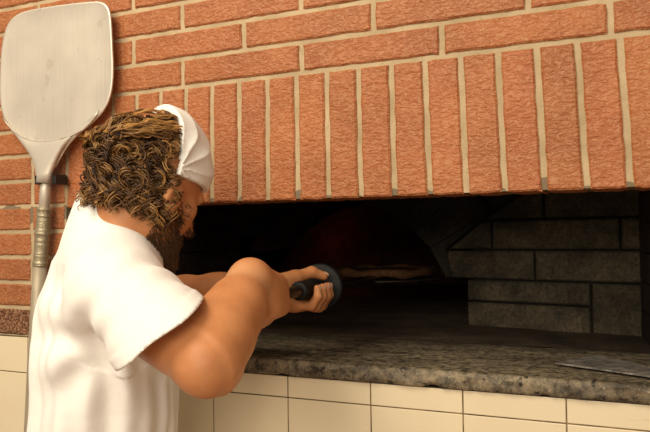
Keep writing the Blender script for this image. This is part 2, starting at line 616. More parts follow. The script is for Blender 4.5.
# left of the mouth: plain courses
blocksL = MB()
slm = AR[-1][0]
for j in range(7):
    za, zb_ = Z_SLAB - .02 + j * .078, Z_SLAB - .02 + (j + 1) * .078
    x = slm - .02 if j < 3 else slm - .02 - .05 * (j - 2)
    first = .16 if j % 2 else .28
    while x > -1.15:
        a = max(x - first, -1.15)
        if x - a > .02: stone(blocksL, [(a, za), (x, za), (x, zb_), (a, zb_)], .10)
        x = a; first = .30
blocksL.build('stone_block_wall', M_BLOCK, oven)
# voussoirs: arch ring stones between the intrados and an outer curve
vous = MB()
inner = AR[3:14]
cen = np.array([np.mean([AR[0][0], AR[-1][0]]), Z_SLAB + .02])
outer = []
for p in inner:
    d = unit(p - cen); outer.append(p + d * .21)
outer[0] = np.array([ss(446, 244) - .004, zz_(446, 250)])
for i in range(1, 5):
    q = outer[i]; lim = sd(q[1]) - .002
    if q[0] > lim: outer[i] = np.array([lim, q[1]])
for i in range(0, len(inner) - 1):
    P = [inner[i], outer[i], outer[i + 1], inner[i + 1]]
    stone(vous, P, .14, gap=.0008, out=.002, bev=.002)
# impost stone under the springing, right and left
stone(vous, [AR[2], (ss(447, 262) + .02, z3 + .002), (ss(446, 248), z2), AR[4], AR[3]], .14, gap=.0, out=.001, bev=.002)
vous.build('arch', M_VOUS, oven)
jb = MB()
# dark joint backing behind blocks (keeps the mouth open)
for (a, b, c_, d_) in ((slm - 1.0, slm - .03, Z_SLAB - .03, 1.70), (sl + .01, sR + .02, Z_SLAB - .03, 1.70)):
    pts = [face_pt(a, c_, -.02), face_pt(b, c_, -.02), face_pt(b, d_, -.02), face_pt(a, d_, -.02)]
    jb.add(pts + [p - PN * .10 for p in pts], [(0, 1, 2, 3), (5, 4, 7, 6), (0, 4, 5, 1), (1, 5, 6, 2), (2, 6, 7, 3), (3, 7, 4, 0)])
A2 = AR[3:14]
for i in range(len(A2) - 1):
    a, b = A2[i], A2[i + 1]
    pts = [face_pt(*a, -.03), face_pt(*b, -.03), face_pt(b[0], 1.70, -.03), face_pt(a[0], 1.70, -.03)]
    jb.add(pts + [p - PN * .10 for p in pts], [(0, 1, 2, 3), (5, 4, 7, 6), (0, 4, 5, 1), (2, 6, 7, 3)])
jb.build('joint_backing', M_JOINT, oven)
# vestibule sides
M_SIDE = m_soot('sooty_side_brick', (.028, .016, .012), (.060, .036, .026))
sidew = MB()
def quad_slab(a, b, zlo, zhi, th):
    a = np.array(a, float); b = np.array(b, float); t = unit(np.append(b - a, 0)); nn = np.array([t[1], -t[0], 0]) * th
    pts = [np.append(a, zlo), np.append(b, zlo), np.append(b, zhi), np.append(a, zhi)]
    sidew.add(pts + [p + nn for p in pts], [(0, 1, 2, 3), (5, 4, 7, 6), (0, 4, 5, 1), (1, 5, 6, 2), (2, 6, 7, 3), (3, 7, 4, 0)])
for i in range(8):
    za = Z_SLAB + .001 + i * .066; zb_ = za + .062
    o_ = .13 if i % 2 else .05
    A, B = np.array([.869, .125]), np.array([.824, .55])
    L = np.linalg.norm(B - A); t = (B - A) / L
    cuts = [0] + list(np.arange(o_, L, .20)) + [L]
    for c1, c2 in zip(cuts[:-1], cuts[1:]):
        quad_slab(A + t * (c1 + .002), A + t * (c2 - .002), za, zb_, .05)
sidew.build('side_wall', M_SIDE, oven); sidew = MB()
for i in range(8):
    za = Z_SLAB + .001 + i * .066; zb_ = za + .062
    o_ = .05 if i % 2 else .13
    A, B = np.array([-.415, .80]), np.array([-.415, .125])
    L = np.linalg.norm(B - A); t = (B - A) / L
    cuts = [0] + list(np.arange(o_, L, .20)) + [L]
    for c1, c2 in zip(cuts[:-1], cuts[1:]):
        quad_slab(A + t * (c1 + .002), A + t * (c2 - .002), za, zb_, .05)
sidew.build('side_wall', M_SIDE, oven)
block_plate = MB()  # unseen dark plate, added over the vestibule to block light
block_plate.box((.2, .46, 1.70), (1, 0, 0), (0, 1, 0), (0, 0, 1), .75, .335, .03, .0)
block_plate.build('light_block_plate', M_VOUS, oven)
shell_ = MB()  # unseen closed box, added so no sky light leaks into the oven
for c_, h_ in (((.15, 2.16, 1.45), (1.35, .04, .65)), ((-1.21, 1.14, 1.45), (.04, 1.02, .65)), ((1.51, 1.14, 1.45), (.04, 1.02, .65)), ((.15, 1.14, 2.14), (1.40, 1.06, .04)), ((.15, 1.14, .92), (1.4, 1.06, .145))):
    shell_.box(c_, (1, 0, 0), (0, 1, 0), (0, 0, 1), *h_)
shell_.build('light_seal_box', M_JOINT, oven)
# hearth floor from the ledge into the oven
hv = []; hx = np.linspace(-.75, 1.1, 60); hy = np.linspace(.302, 2.0, 60)
for y in hy:
    for x in hx:
        hv.append((x, y, Z_SLAB - .001 + noise.noise((x * 7, y * 7, 0)) * .002))
hf = [(j * 60 + i, j * 60 + i + 1, (j + 1) * 60 + i + 1, (j + 1) * 60 + i) for j in range(59) for i in range(59)]
n0 = len(hv)
hv += [(x, y, Z_SLAB - .06) for (x, y, z) in ((hx[0], hy[0], 0), (hx[-1], hy[0], 0), (hx[-1], hy[-1], 0), (hx[0], hy[-1], 0))]
hf.append((n0 + 3, n0 + 2, n0 + 1, n0))
obj('hearth', hv, hf, M_HEARTH, oven, True)
# dome
mid = face_pt((AR[0][0] + AR[-1][0]) / 2, Z_SLAB, -.0)
ax_in = -PN
dv = []; NU_, NV_ = 48, 16
for j in range(NV_ + 1):
    el = math.pi / 2 * j / NV_
    for i in range(NU_):
        az = 2 * math.pi * i / NU_
        c = mid + ax_in * .68
        p = c + PE * (.62 * math.cos(az) * math.cos(el)) + ax_in * (.60 * math.sin(az) * math.cos(el))
        p[2] = Z_SLAB - .02 + .46 * math.sin(el) ** 1.0
        dv.append(p)
df = [(j * NU_ + i, (j + 1) * NU_ + i, (j + 1) * NU_ + (i + 1) % NU_, j * NU_ + (i + 1) % NU_) for j in range(NV_) for i in range(NU_)]
# leave the mouth side open
def keep(f):
    c = sum(dv[i] for i in f) / 4 - mid
    return not (np.dot(c, ax_in) < .34 and abs(np.dot(c, PE)) < .46 and c[2] < .40)
obj('dome', dv, [f for f in df if keep(f)], M_DOME, oven, True)
# throat between mouth and dome
tv = []
for p in AR[2:15]:
    tv.append(face_pt(p[0], p[1], -.10)); tv.append(face_pt(p[0] * 1.05 - .05 * cen[0] + 0, p[1] + .02, -.42))
obj('throat', tv, [(2 * i, 2 * i + 1, 2 * i + 3, 2 * i + 2) for i in range(len(tv) // 2 - 1)], M_DOME, oven, True)

# ------------------------------------------------------------------ hanging peel
YP = -.034
M_ALU = m_brushed()
peel = empty('pizza_peel', atY(45, 170, YP), 'large aluminium peel with rounded square blade hanging on the brick wall', 'peel')
out_px = [(46, 172), (37, 168), (28, 152), (18, 138.5), (9, 128), (2.5, 116), (-.5, 98), (0, 72), (1, 50), (4, 33), (8, 23), (14, 16), (24, 11), (45, 7), (70, 3.5), (90, 1.5), (100, 1), (106, 4), (109.5, 10), (111, 22), (112, 45), (113, 65), (112.5, 82), (110.5, 95), (106, 107), (97.5, 118), (87, 127), (77, 135), (67, 146), (60, 158), (53, 171)]
OP = [atY(x, y, YP) for x, y in out_px]
# subdivide the outline smoothly
def smooth_loop(P, it=2):
    for _ in range(it):
        Q = []
        for i in range(len(P)):
            a, b = P[i], P[(i + 1) % len(P)]
            Q += [a * .75 + b * .25, a * .25 + b * .75]
        P = Q
    return P
OPs = smooth_loop(OP, 2)
cp = atY(57, 70, YP)
blade_v = []; blade_f = []
rings = [(1.0, .0035), (1.0, .0005), (.992, -.0008), (.97, -.0004), (.93, .0014), (.7, .002), (.4, .002), (.15, .002)]
K = len(OPs)
for s, dy in rings:
    for p in OPs:
        q = cp + (p - cp) * s
        blade_v.append((q[0], YP + dy, q[2]))
for r in range(len(rings) - 1):
    for i in range(K):
        blade_f.append((r * K + i, r * K + (i + 1) % K, (r + 1) * K + (i + 1) % K, (r + 1) * K + i))
blade_f.append(tuple((len(rings) - 1) * K + i for i in range(K)))
blade_f.append(tuple(range(K))[::-1])
obj('blade', blade_v, blade_f, M_ALU, peel, True)
# socket: flared plate folded over the blade, its curved upper edge standing proud
top_edge = [(3, 114), (7, 120), (14, 127), (23, 133), (34, 136.5), (46, 137.5), (60, 136.5), (74, 133), (86, 127), (93, 121), (99, 114.5), (103, 108)]
lowL = [(5, 117.5), (11, 126), (17, 134), (24, 143), (31, 151.5), (36, 161), (39, 171), (39.5, 183)]
lowR = [(100.5, 110), (95, 116), (86, 123), (76, 132.5), (66, 144.5), (59, 157), (54, 170), (51.5, 183)]
sv_, sf_ = [], []
NT_, NR = 12, 10
for r in range(NR):
    u = r / (NR - 1)
    # left/right points down the socket
    if True:
        idx = u * (len(lowL) - 1); a = int(min(idx, len(lowL) - 2)); fr = idx - a
        Lp = np.array(lowL[a]) * (1 - fr) + np.array(lowL[a + 1]) * fr
        Rp = np.array(lowR[a]) * (1 - fr) + np.array(lowR[a + 1]) * fr
    for c in range(NT_):
        w = c / (NT_ - 1)
        te = np.array(top_edge[c])
        base = Lp * (1 - w) + Rp * w
        sag = (te - (np.array(top_edge[0]) * (1 - w) + np.array(top_edge[-1]) * w)) * (1 - u) ** 1.5
        q = base + sag
        bulge = .004 + .012 * u ** 1.2 * math.sqrt(max(0, 1 - (2 * w - 1) ** 2)) + .0028 * (r == 0)
        p = atY(q[0], q[1], YP)
        sv_.append((p[0], YP - bulge, p[2]))
for r in range(NR - 1):
    for c in range(NT_ - 1):
        sf_.append((r * NT_ + c, (r + 1) * NT_ + c, (r + 1) * NT_ + c + 1, r * NT_ + c + 1))
ob = obj('socket', sv_, sf_, M_ALU, peel, True)
md = ob.modifiers.new('thick', 'SOLIDIFY'); md.thickness = .003; md.offset = 1
hm = MB()
H = lambda x, y: atY(x, y, YP) + np.array([0, .004, 0])
hm.tube([H(45.5, 176), H(44, 190), H(42.5, 218)], [.0135, .0125, .0125], 20)
PH = hm.build('handle', M_ALU, peel, True)
hm = MB()
pts, rad = [], []
for i in range(60):
    u = i / 59
    pts.append(H(43 - 4.0 * u, 208 + 58 * u)); rad.append(.0165 + .0016 * noise.noise((u * 26, 0, 0)) + .001 * noise.noise((u * 70, 3, 0)) + (.0015 if u < .06 or .36 < u < .46 or u > .94 else 0))
hm.tube(pts, rad, 20)
col = hm.build('collar', m_plain('dull_galvanised_wrap', (.42, .36, .24), .42, .6, .8, 260), PH, True)
col['label'] = 'rough galvanised wrap around the handle joint'
hm = MB()
e = H(26, 510); 
hm.tube([H(39, 264), H(34, 350), H(30, 432), e, e - np.array([.0, 0, .10])], [.0165, .0165, .0165, .0165, .0165], 20)
hm.build('handle', m_plain('greyed_painted_tube', (.40, .335, .24), .5, .25, .15, 60), peel, True)
# bracket that carries it
br = empty('wall_bracket', atY(49, 180, -.002), 'small black metal bracket holding the neck of the hanging peel', 'bracket')
bmx = MB()
def bar(mb, x0, y0, x1, y1, Ya, Yb):
    a = atY(x0, y0, Ya); b = atY(x1, y1, Ya)
    mb.box(((a[0] + b[0]) / 2, (Ya + Yb) / 2, (a[2] + b[2]) / 2), (1, 0, 0), (0, 1, 0), (0, 0, 1), abs(b[0] - a[0]) / 2, abs(Yb - Ya) / 2, abs(b[2] - a[2]) / 2, .0012)
bar(bmx, 35, 176.5, 63.5, 183, -.013, -.002)
M_BLK = m_plain('black_iron', (.022, .019, .016), .45, .4, .2)
PLT = bmx.build('plate', M_BLK, br)
for x0, x1 in ((34.5, 38.5), (52, 55.5)):
    pb = MB(); bar(pb, x0, 175.5, x1, 184, -.050, -.012); pb.build('prong', M_BLK, br)
sc_ = MB(); p = atY(60, 179, -.014); sc_.tube([p, p + np.array([0, -.004, 0])], .0042, 14); sc_.build('screw', m_plain('dull_screw', (.16, .14, .12), .4, .7), PLT)

# ------------------------------------------------------------------ scraper on the ledge
def atZ(x, y, Z):
    return at_plane(x, y, (0, 0, Z), np.array([0, 0, 1.0]))
zs = Z_SLAB + .006
T = [atZ(555, 363, zs), atZ(650, 376.5, zs), atZ(662, 375, zs), atZ(660, 371, zs), atZ(632, 362.5, zs), atZ(597, 355.5, zs), atZ(590, 356, zs)]
vs = [(p[0], p[1], zs - .0015) for p in T] + [(p[0], p[1], zs + .0006) for p in T]
cT = sum(T) / len(T)
vs += [(cT[0] + (p[0] - cT[0]) * .96, cT[1] + (p[1] - cT[1]) * .96, zs + .0012) for p in T]
k = len(T)
fs = [(i, (i + 1) % k, k + (i + 1) % k, k + i) for i in range(k)] + [(k + i, k + (i + 1) % k, 2 * k + (i + 1) % k, 2 * k + i) for i in range(k)]
fs += [tuple(2 * k + i for i in range(k)), tuple(range(k))[::-1]]
scr = empty('metal_scraper', (cT[0], cT[1], Z_SLAB), 'flat dark pointed metal scraper blade lying on the stone ledge', 'scraper')
t_ = NT('scuffed_dark_steel', .42, .35)
c_ = t_.ramp(t_.noise(t_.coord((20, 60, 20), (0, 0, -.5)), 2.0, 6, .65), [(.3, (.07, .062, .055)), (.5, (.19, .17, .15)), (.7, (.50, .46, .41))])
obj('blade', vs, fs, t_.done(c_, t_.bump(t_.noise(t_.coord(), 90, 4), .3, .002)), scr)
rb = MB(); 
for f in ((.25, .0), (.75, .0)):
    p = T[0] * (1 - f[0]) * .5 + T[6] * .25 + T[4] * .25 + T[1] * f[0] * .5
rb.box((cT[0] + .02, cT[1] - .012, Z_SLAB + .0022), unit([.13, -.09, 0]), unit([.09, .13, 0]), (0, 0, 1), .05, .006, .0024, .0005)
rb.build('stiffener', M_BLK, scr)

# ------------------------------------------------------------------ SDF toolkit
def smin(a, b, k):
    h = np.maximum(k - np.abs(a - b), 0) / k
    return np.minimum(a, b) - h * h * k * .25


class Cone:            # tapered capsule
    def __init__(s, a, b, ra, rb, k=.01):
        s.a, s.b, s.ra, s.rb, s.k = np.array(a, float), np.array(b, float), ra, rb, k

    def __call__(s, p):
        ab = s.b - s.a
        t = np.clip(((p - s.a) @ ab) / (ab @ ab), 0, 1)
        return np.linalg.norm(p - s.a - t[..., None] * ab, axis=-1) - (s.ra + (s.rb - s.ra) * t)


class Cut(Cone):       # tapered capsule ended by a plane
    def __init__(s, a, b, ra, rb, p0, n, k=.01):
        super().__init__(a, b, ra, rb, k); s.p0, s.n = p0, n

    def __call__(s, p):
        t = (p - s.p0) @ s.n
        return np.maximum(super().__call__(p) - .0018 * (t > -.016), t)


class Ell:             # ellipsoid with a frame (rows = axes)
    def __init__(s, c, r, fr=None, k=.01):
        s.c, s.r, s.k = np.array(c, float), np.array(r, float), k
        s.fr = np.eye(3) if fr is None else np.array(fr)

    def __call__(s, p):
        q = (p - s.c) @ s.fr.T
        k0 = np.linalg.norm(q / s.r, axis=-1); k1 = np.linalg.norm(q / s.r ** 2, axis=-1)
        return k0 * (k0 - 1) / np.maximum(k1, 1e-6)


class Torso:           # stacked ellipses along z
    def __init__(s, cx, F, R, prof, grow=0.0, k=.03):
        s.F, s.R, s.k = F, R, k
        pr = np.array(prof); s.z = pr[:, 0]; s.o = pr[:, 1]; s.a = pr[:, 2] + grow; s.b = pr[:, 3] + grow; s.c = np.array(cx, float); s.l = pr[:, 4]

    def __call__(s, p):
        z = p[..., 2]
        zc = np.clip(z, s.z[0], s.z[-1])
        a = np.interp(zc, s.z, s.a); b = np.interp(zc, s.z, s.b); o = np.interp(zc, s.z, s.o); l = np.interp(zc, s.z, s.l)
        q = p - s.c
        u = (q @ s.R - l) / a; v = (q @ s.F - o) / b
        r = np.sqrt(u * u + v * v)
        d2 = (r - 1) * np.minimum(a, b) * .92
        return np.maximum(d2, np.abs(z - zc) * 1.0 - 0.0 * d2) if False else np.where(np.abs(z - zc) > 0, np.sqrt(np.maximum(d2, 0) ** 2 + (z - zc) ** 2), d2)


def union(prims):
    def f(p):
        d = None
        for g in prims:
            x = g(p)
            d = x if d is None else smin(d, x, g.k)
        return d
    return f


def polygonise(fn, lo, hi, h, B=14, lip=1.6):
    """surface-net mesh of fn(p)<0; blocks far from the surface are skipped"""
    lo = np.array(lo, float); hi = np.array(hi, float)
    nb = np.ceil((hi - lo) / (h * B)).astype(int)
    N = nb * B + 1
    g = np.full(N, 1.0, np.float32)
    bi = np.stack(np.meshgrid(*[np.arange(k) for k in nb], indexing='ij'), -1).reshape(-1, 3)
    cen = lo + (bi + .5) * B * h
    dc = fn(cen)
    rad = B * h * .5 * math.sqrt(3) * lip + .012
    lin = np.stack(np.meshgrid(*[np.arange(B + 1)] * 3, indexing='ij'), -1)
    todo = np.abs(dc) < rad
    for b, d in zip(bi[~todo], dc[~todo]):
        if d < 0:
            g[b[0] * B:b[0] * B + B + 1, b[1] * B:b[1] * B + B + 1, b[2] * B:b[2] * B + B + 1] = -1
    bs = bi[todo]
    for c in range(0, len(bs), 40):
        ch = bs[c:c + 40]
        P = lo + (ch[:, None, None, None, :] * B + lin[None]) * h
        D = fn(P.reshape(-1, 3)).reshape(len(ch), B + 1, B + 1, B + 1)
        for b, d in zip(ch, D):
            g[b[0] * B:b[0] * B + B + 1, b[1] * B:b[1] * B + B + 1, b[2] * B:b[2] * B + B + 1] = d
    ins = g < 0
    cnt = np.zeros(N - 1, np.uint8)
    sl = [slice(0, -1), slice(1, None)]
    for i in (0, 1):
        for j in (0, 1):
            for k in (0, 1):
                cnt += ins[sl[i], sl[j], sl[k]]
    act = np.argwhere((cnt > 0) & (cnt < 8))
    acc = np.zeros((len(act), 3)); num = np.zeros(len(act))
    corners = [(i, j, k) for i in (0, 1) for j in (0, 1) for k in (0, 1)]
    val = {c: g[act[:, 0] + c[0], act[:, 1] + c[1], act[:, 2] + c[2]] for c in corners}
    for c in corners:
        for ax in range(3):
            if c[ax]: continue
            c2 = list(c); c2[ax] = 1; c2 = tuple(c2)
            a, b = val[c], val[c2]
            m = (a < 0) != (b < 0)
            t = np.where(m, a / np.where(m, a - b, 1), 0)
            pt = np.tile(np.array(c, float), (len(act), 1)); pt[:, ax] += t
            acc[m] += pt[m]; num[m] += 1
    vert = lo + (act + acc / num[:, None]) * h
    idx = np.full(N - 1, -1, np.int32); idx[tuple(act.T)] = np.arange(len(act))
    quads = []
    for ax in range(3):
        s0 = [slice(None)] * 3; s1 = [slice(None)] * 3
        s0[ax] = slice(0, -1); s1[ax] = slice(1, None)
        a, b = ins[tuple(s0)], ins[tuple(s1)]
        e = np.argwhere(a != b)
        u, v = (ax + 1) % 3, (ax + 2) % 3
        ok = (e[:, u] > 0) & (e[:, v] > 0) & (e[:, u] < N[u] - 1) & (e[:, v] < N[v] - 1)
        e = e[ok]
        fl = a[tuple(e.T)]
        def cell(du, dv):
            q = e.copy(); q[:, u] -= du; q[:, v] -= dv
            return idx[tuple(q.T)]
        q = np.stack([cell(1, 1), cell(0, 1), cell(0, 0), cell(1, 0)], 1)
        q[~fl] = q[~fl][:, ::-1]
        quads.append(q)
    quads = np.concatenate(quads)
    quads = quads[(quads >= 0).all(1)]
    return vert, quads


def np_mesh(name, vert, quads):
    me = bpy.data.meshes.new(name)
    k = quads.shape[1]
    me.vertices.add(len(vert)); me.vertices.foreach_set('co', vert.astype(np.float32).ravel())
    me.loops.add(quads.size); me.loops.foreach_set('vertex_index', quads.astype(np.int32).ravel())
    me.polygons.add(len(quads)); me.polygons.foreach_set('loop_start', np.arange(0, quads.size, k, dtype=np.int32))
    me.update(calc_edges=True); me.validate()
    return me


def sdf_obj(name, fn, pts, pad, h, mat, parent):
    pts = np.array(pts)
    v, q = polygonise(fn, pts.min(0) - pad, pts.max(0) + pad, h)
    return link(name, np_mesh(name, v, q), mat, parent, True)


# ------------------------------------------------------------------ the person
th = math.radians(75)
FB = unit(np.append((math.sin(th) * RV + math.cos(th) * AV)[:2], 0))      # body facing
RB = unit(np.append((math.cos(th) * RV - math.sin(th) * AV)[:2], 0))      # his right
UP = np.array([0, 0, 1.0])
MC = V(129, 270, 1.11) - .165 * RB - .02 * FB
S_R = V(115, 286, 1.09)
S_L = MC - .18 * RB - .03 * FB
S_L[2] = MC[2] + .0
E_R = V(208, 363, .93); W_R = V(250, 281, 1.13)
E_L = V(160, 300, 1.50); W_L = V(260, 292, 1.37)
HC = V(147, 185, 1.20)
WRISTBAND = V(243, 292, 1.10)
root_xy = V(103, 432, 1.31)
person = empty('person', (root_xy[0], root_xy[1], 0), 'man in white tee shirt and white headscarf holding the peel handle into the oven', 'person')
M_SKIN = m_skin()
M_SHIRT = m_cloth('white_cotton', (.87, .84, .785))
M_SCARF = m_cloth('white_scarf_cotton', (.88, .86, .80))

tc = np.array([MC[0], MC[1], 0]) 
# z, forward offset, half width, half depth, lateral offset
prof = [(.80, -.036, .165, .115, 0), (.90, -.036, .165, .118, 0), (1.0, -.031, .155, .112, 0), (1.10, -.024, .158, .110, 0), (1.2, -.018, .168, .112, 0), (1.28, -.012, .165, .106, 0),
        (1.34, -.015, .135, .085, .008), (1.40, -.010, .085, .065, .022), (1.455, .008, .062, .060, .032)]
C7 = MC + UP * .112 + FB * -.002 + RB * .03

# head frame
thh = math.radians(41); pit = math.radians(26)
fh = unit(np.append((math.sin(thh) * RV + math.cos(thh) * AV)[:2], 0))
rh0 = unit(np.append((math.cos(thh) * RV - math.sin(thh) * AV)[:2], 0))
HF = math.cos(pit) * fh - math.sin(pit) * UP
HU = math.sin(pit) * fh + math.cos(pit) * UP
HR = rh0
HFR = np.array([HF, HR, HU])
hp = lambda f, s, u: HC + HF * f + HR * s + HU * u

# grip line of the peel he holds
P_A = V(259, 299, 1.18); P_B = V(385, 274, 2.15)
HD = unit(P_B - P_A)
HX = unit(RV - HD * np.dot(RV, HD)); HY = np.cross(HX, HD)
if HY[2] < 0: HY = -HY
def hand_pt(c, along, phi, r):
    p = math.radians(phi)
    return c + HD * along + r * (math.cos(p) * HX + math.sin(p) * HY)
def t_at(px):
    # parameter along A-B whose image column is px
    lo_, hi_ = 0.0, 1.0
    for _ in range(50):
        m = (lo_ + hi_) / 2; q = ROT.T @ (P_A + (P_B - P_A) * m - CAM)
        x = 325 + F_PX * q[0] / -q[2]
        if x < px: lo_ = m
        else: hi_ = m
    return P_A + (P_B - P_A) * lo_
G0 = t_at(298.5); G1 = t_at(320.5)

prims = [Torso(tc, FB, RB, prof, -.012, .02)]
prims += [Cone(C7 - .04 * UP, hp(-.015, 0, -.06), .052, .052, .02)]
prims += [Cone(C7 + FB * .03, hp(.01, 0, -.07), .050, .05, .03)]
# traps / shoulders
prims += [Cone(C7 - UP * .015, S_R, .040, .045, .04), Cone(C7 - UP * .015, S_L, .045, .058, .04)]
# head
prims += [Ell(hp(-.005, 0, .03), (.098, .078, .092), HFR, .02), Ell(hp(.03, 0, -.045), (.062, .056, .082), HFR, .03)]
prims += [Cone(hp(.02, .052, -.07), hp(.075, .018, -.108), .016, .016, .03), Cone(hp(.02, -.052, -.07), hp(.075, -.018, -.108), .016, .016, .03),
          Cone(hp(.078, .012, -.108), hp(.078, -.012, -.108), .017, .017, .02),
          Cone(hp(.086, .034, .016), hp(.093, 0, .014), .010, .011, .012), Cone(hp(.086, -.034, .016), hp(.093, 0, .014), .010, .011, .012),
          Cone(hp(.090, 0, .006), hp(.110, 0, -.034), .008, .011, .010), Cone(hp(.098, .011, -.038), hp(.098, -.011, -.038), .008, .008, .006),
          Cone(hp(.062, .048, -.02), hp(.072, .03, -.032), .016, .014, .02), Cone(hp(.062, -.048, -.02), hp(.072, -.03, -.032), .016, .014, .02),
          Cone(hp(.091, .014, -.066), hp(.095, 0, -.064), .005, .0065, .006), Cone(hp(.091, -.014, -.066), hp(.095, 0, -.064), .005, .0065, .006),
          Cone(hp(.090, .010, -.076), hp(.092, 0, -.077), .006, .007, .006), Cone(hp(.090, -.010, -.076), hp(.092, 0, -.077), .006, .007, .006)]
for s in (1, -1):
    prims += [Ell(hp(.006, s * .078, -.026), (.018, .008, .030), HFR, .008), Cone(hp(-.006, s * .085, -.008), hp(-.008, s * .084, -.032), .006, .006, .006),
              Cone(hp(.012, s * .081, -.004), hp(-.006, s * .085, -.006), .005, .006, .006)]
# right arm
def arm(S, E, W, hand_dir):
    ax1 = unit(E - S); ax2 = unit(W - E)
    r = [Cone(S, S + (E - S) * .45, .044, .048, .03), Cone(S + (E - S) * .40, E, .048, .038, .03)]
    bend = unit(ax2 - ax1)
    mid_ = S + (E - S) * .55
    r += [Ell(mid_ + bend * .006 + ax1 * .02, (.07, .036, .040), frame(ax1, bend), .03), Ell(S + (E - S) * .64 - bend * .010, (.075, .034, .038), frame(ax1, bend), .03)]
    r += [Cone(E - ax1 * .006 - ax2 * .012, E, .022, .036, .03)]
    f1 = E + (W - E) * .28
    r += [Cone(E, f1, .037, .042, .03), Cone(f1, E + (W - E) * .62, .042, .035, .03), Cone(E + (W - E) * .60, W, .035, .032, .05)]
    return r
def frame(a, b):
    a = unit(a); b = unit(b - a * np.dot(a, b)); return np.array([a, b, np.cross(a, b)])
prims += arm(S_R, E_R, W_R, None)
prims += arm(S_L, E_L, W_L, None)
hand_prims = []
nails = []
# right fist, palm on the upper left of the handle
RG = P_A
W_R2 = W_R
fin = [(-.030, .0092, .86), (-.010, .0100, .97), (.011, .0105, 1.0), (.032, .0102, .95)]
wr = W_R
hand_prims += [Cone(W_R - unit(W_R - E_R) * .02, W_R, .030, .029, .02)]
palmc = hand_pt(RG, -.004, 80, .026)
hand_prims += [Cone(W_R, palmc, .026, .022, .022)]
for i, (al, r, sc) in enumerate(fin):
    kn = hand_pt(RG, al * .8 - .004, 42, .029); mcp = hand_pt(RG, al * .9, -22, .032)
    hand_prims += [Cone(W_R + HD * al * .35 + HY * .004, kn, .0185, .0155, .02), Cone(kn, mcp, .0155, .0135, .02)]
    pip = hand_pt(RG, al * .9 + .002, -92, .038 * sc)
    dip = hand_pt(RG, al + .001, -150, .030 * sc); tip = hand_pt(RG, al, -205, .024)
    hand_prims += [Cone(mcp, pip, r * 1.22, r * 1.12, .012), Cone(pip, dip, r * 1.1, r * .98, .006), Cone(dip, tip, r * .98, r * .85, .005)]
# thumb
t0, t1, t2, t3 = W_R + HY * -.012 + HD * .012, hand_pt(RG, .0, 185, .034), hand_pt(RG, .035, 205, .027), hand_pt(RG, .058, 235, .024)
hand_prims += [Cone(t0, t1, .018, .0155, .018), Cone(t1, t2, .0135, .0115, .008), Cone(t2, t3, .0115, .0092, .006)]
hand_prims += [Cone(hand_pt(RG, -.032, 150, .028), hand_pt(RG, -.02, 200, .026), .018, .015, .02)]
# left hand: cradles the grip from below, thumb over the top
LG = G0
glen = np.linalg.norm(G1 - G0)
hand_prims += [Cone(W_L - unit(W_L - E_L) * .03, W_L, .030, .027, .02)]
for i, (al, r, sc) in enumerate([(.040, .0088, .88), (.060, .0098, .98), (.082, .0102, 1.03), (.104, .0098, 1.0)]):
    mcp = hand_pt(LG, al, 238, .036)
    hand_prims.append(Cone(W_L + HD * (al - .05) * .45, mcp, .0165, .0125, .02))
    pip = hand_pt(LG, al - .004, 296, .040 * sc); dip = hand_pt(LG, al - .006, 338, .036 * sc); tip = hand_pt(LG, al - .006, 368, .0325 * sc)
    hand_prims += [Cone(mcp, pip, r * 1.18, r * 1.08, .009), Cone(pip, dip, r * 1.05, r * .97, .004), Cone(dip, tip, r * .97, r * .84, .004)]
    nails.append((tip, unit(tip - dip), unit(tip - (LG + HD * (al - .006))), r))
t0, t1, t2, t3 = W_L + HY * .010 + HD * .006, hand_pt(LG, .055, 140, .036), hand_pt(LG, .088, 92, .034), hand_pt(LG, .105, 52, .032)
hand_prims += [Cone(t0, t1, .018, .016, .02), Cone(t1, t2, .0135, .0118, .008), Cone(t2, t3, .0115, .0092, .006)]
nails.append((t3, unit(t3 - t2), unit(t3 - (LG + HD * .105)), .0105))
hand_prims += [Cone(W_L, hand_pt(LG, .04, 205, .036), .026, .020, .02)]
body_fn = union(prims + hand_prims)

allp = [tc + UP * .80 - .2 * FB - .2 * RB, tc + UP * .80 + .2 * FB + .2 * RB, HC + .12, HC - .1, E_R - .05, E_R + .05, W_R, E_L + .04, W_L, G1 + .06, P_A - .06]


# prune: bounding test so each point only pays for near primitives
def pruned(prims, margin=.07):
    bb = []
    for g in prims:
        if isinstance(g, Cone):
            m = max(g.ra, g.rb) + margin
            bb.append((np.minimum(g.a, g.b) - m, np.maximum(g.a, g.b) + m))
        elif isinstance(g, Ell):
            m = max(g.r) + margin; bb.append((g.c - m, g.c + m))
        else:
            bb.append(None)
    def f(p):
        d = np.full(len(p), .25)
        for g, b in zip(prims, bb):
            if b is None:
                x = g(p); d = smin(d, x, g.k); continue
            m = ((p > b[0]) & (p < b[1])).all(1)
            if not m.any(): continue
            d[m] = smin(d[m], g(p[m]), g.k)
        return d
    return f


v, q = polygonise(pruned(prims + hand_prims, .09), np.min(allp, 0) - .09, np.max(allp, 0) + .09, .003)
body = link('body', np_mesh('body', v, q), M_SKIN, person, True)
M_NAIL = m_plain('fingernail', (.66, .38, .25), .45)
for tip, d, nrm, r in nails:
    nrm = unit(nrm - d * np.dot(nrm, d)); sd_ = np.cross(d, nrm)
    vs = []; nm = MB()
    for a in np.linspace(-1, 1, 7):
        for b in np.linspace(-.4, .75, 5):
            vs.append(tip + d * (b * r * .9) + sd_ * (a * r * .62) + nrm * (r * .93 * math.sqrt(max(.1, 1 - (a * .62) ** 2 - max(0, b) ** 2 * .35))))
    nm.add(vs, [(i * 5 + j, i * 5 + j + 1, (i + 1) * 5 + j + 1, (i + 1) * 5 + j) for i in range(6) for j in range(4)])
    nm.build('fingernail', M_NAIL, body, True)
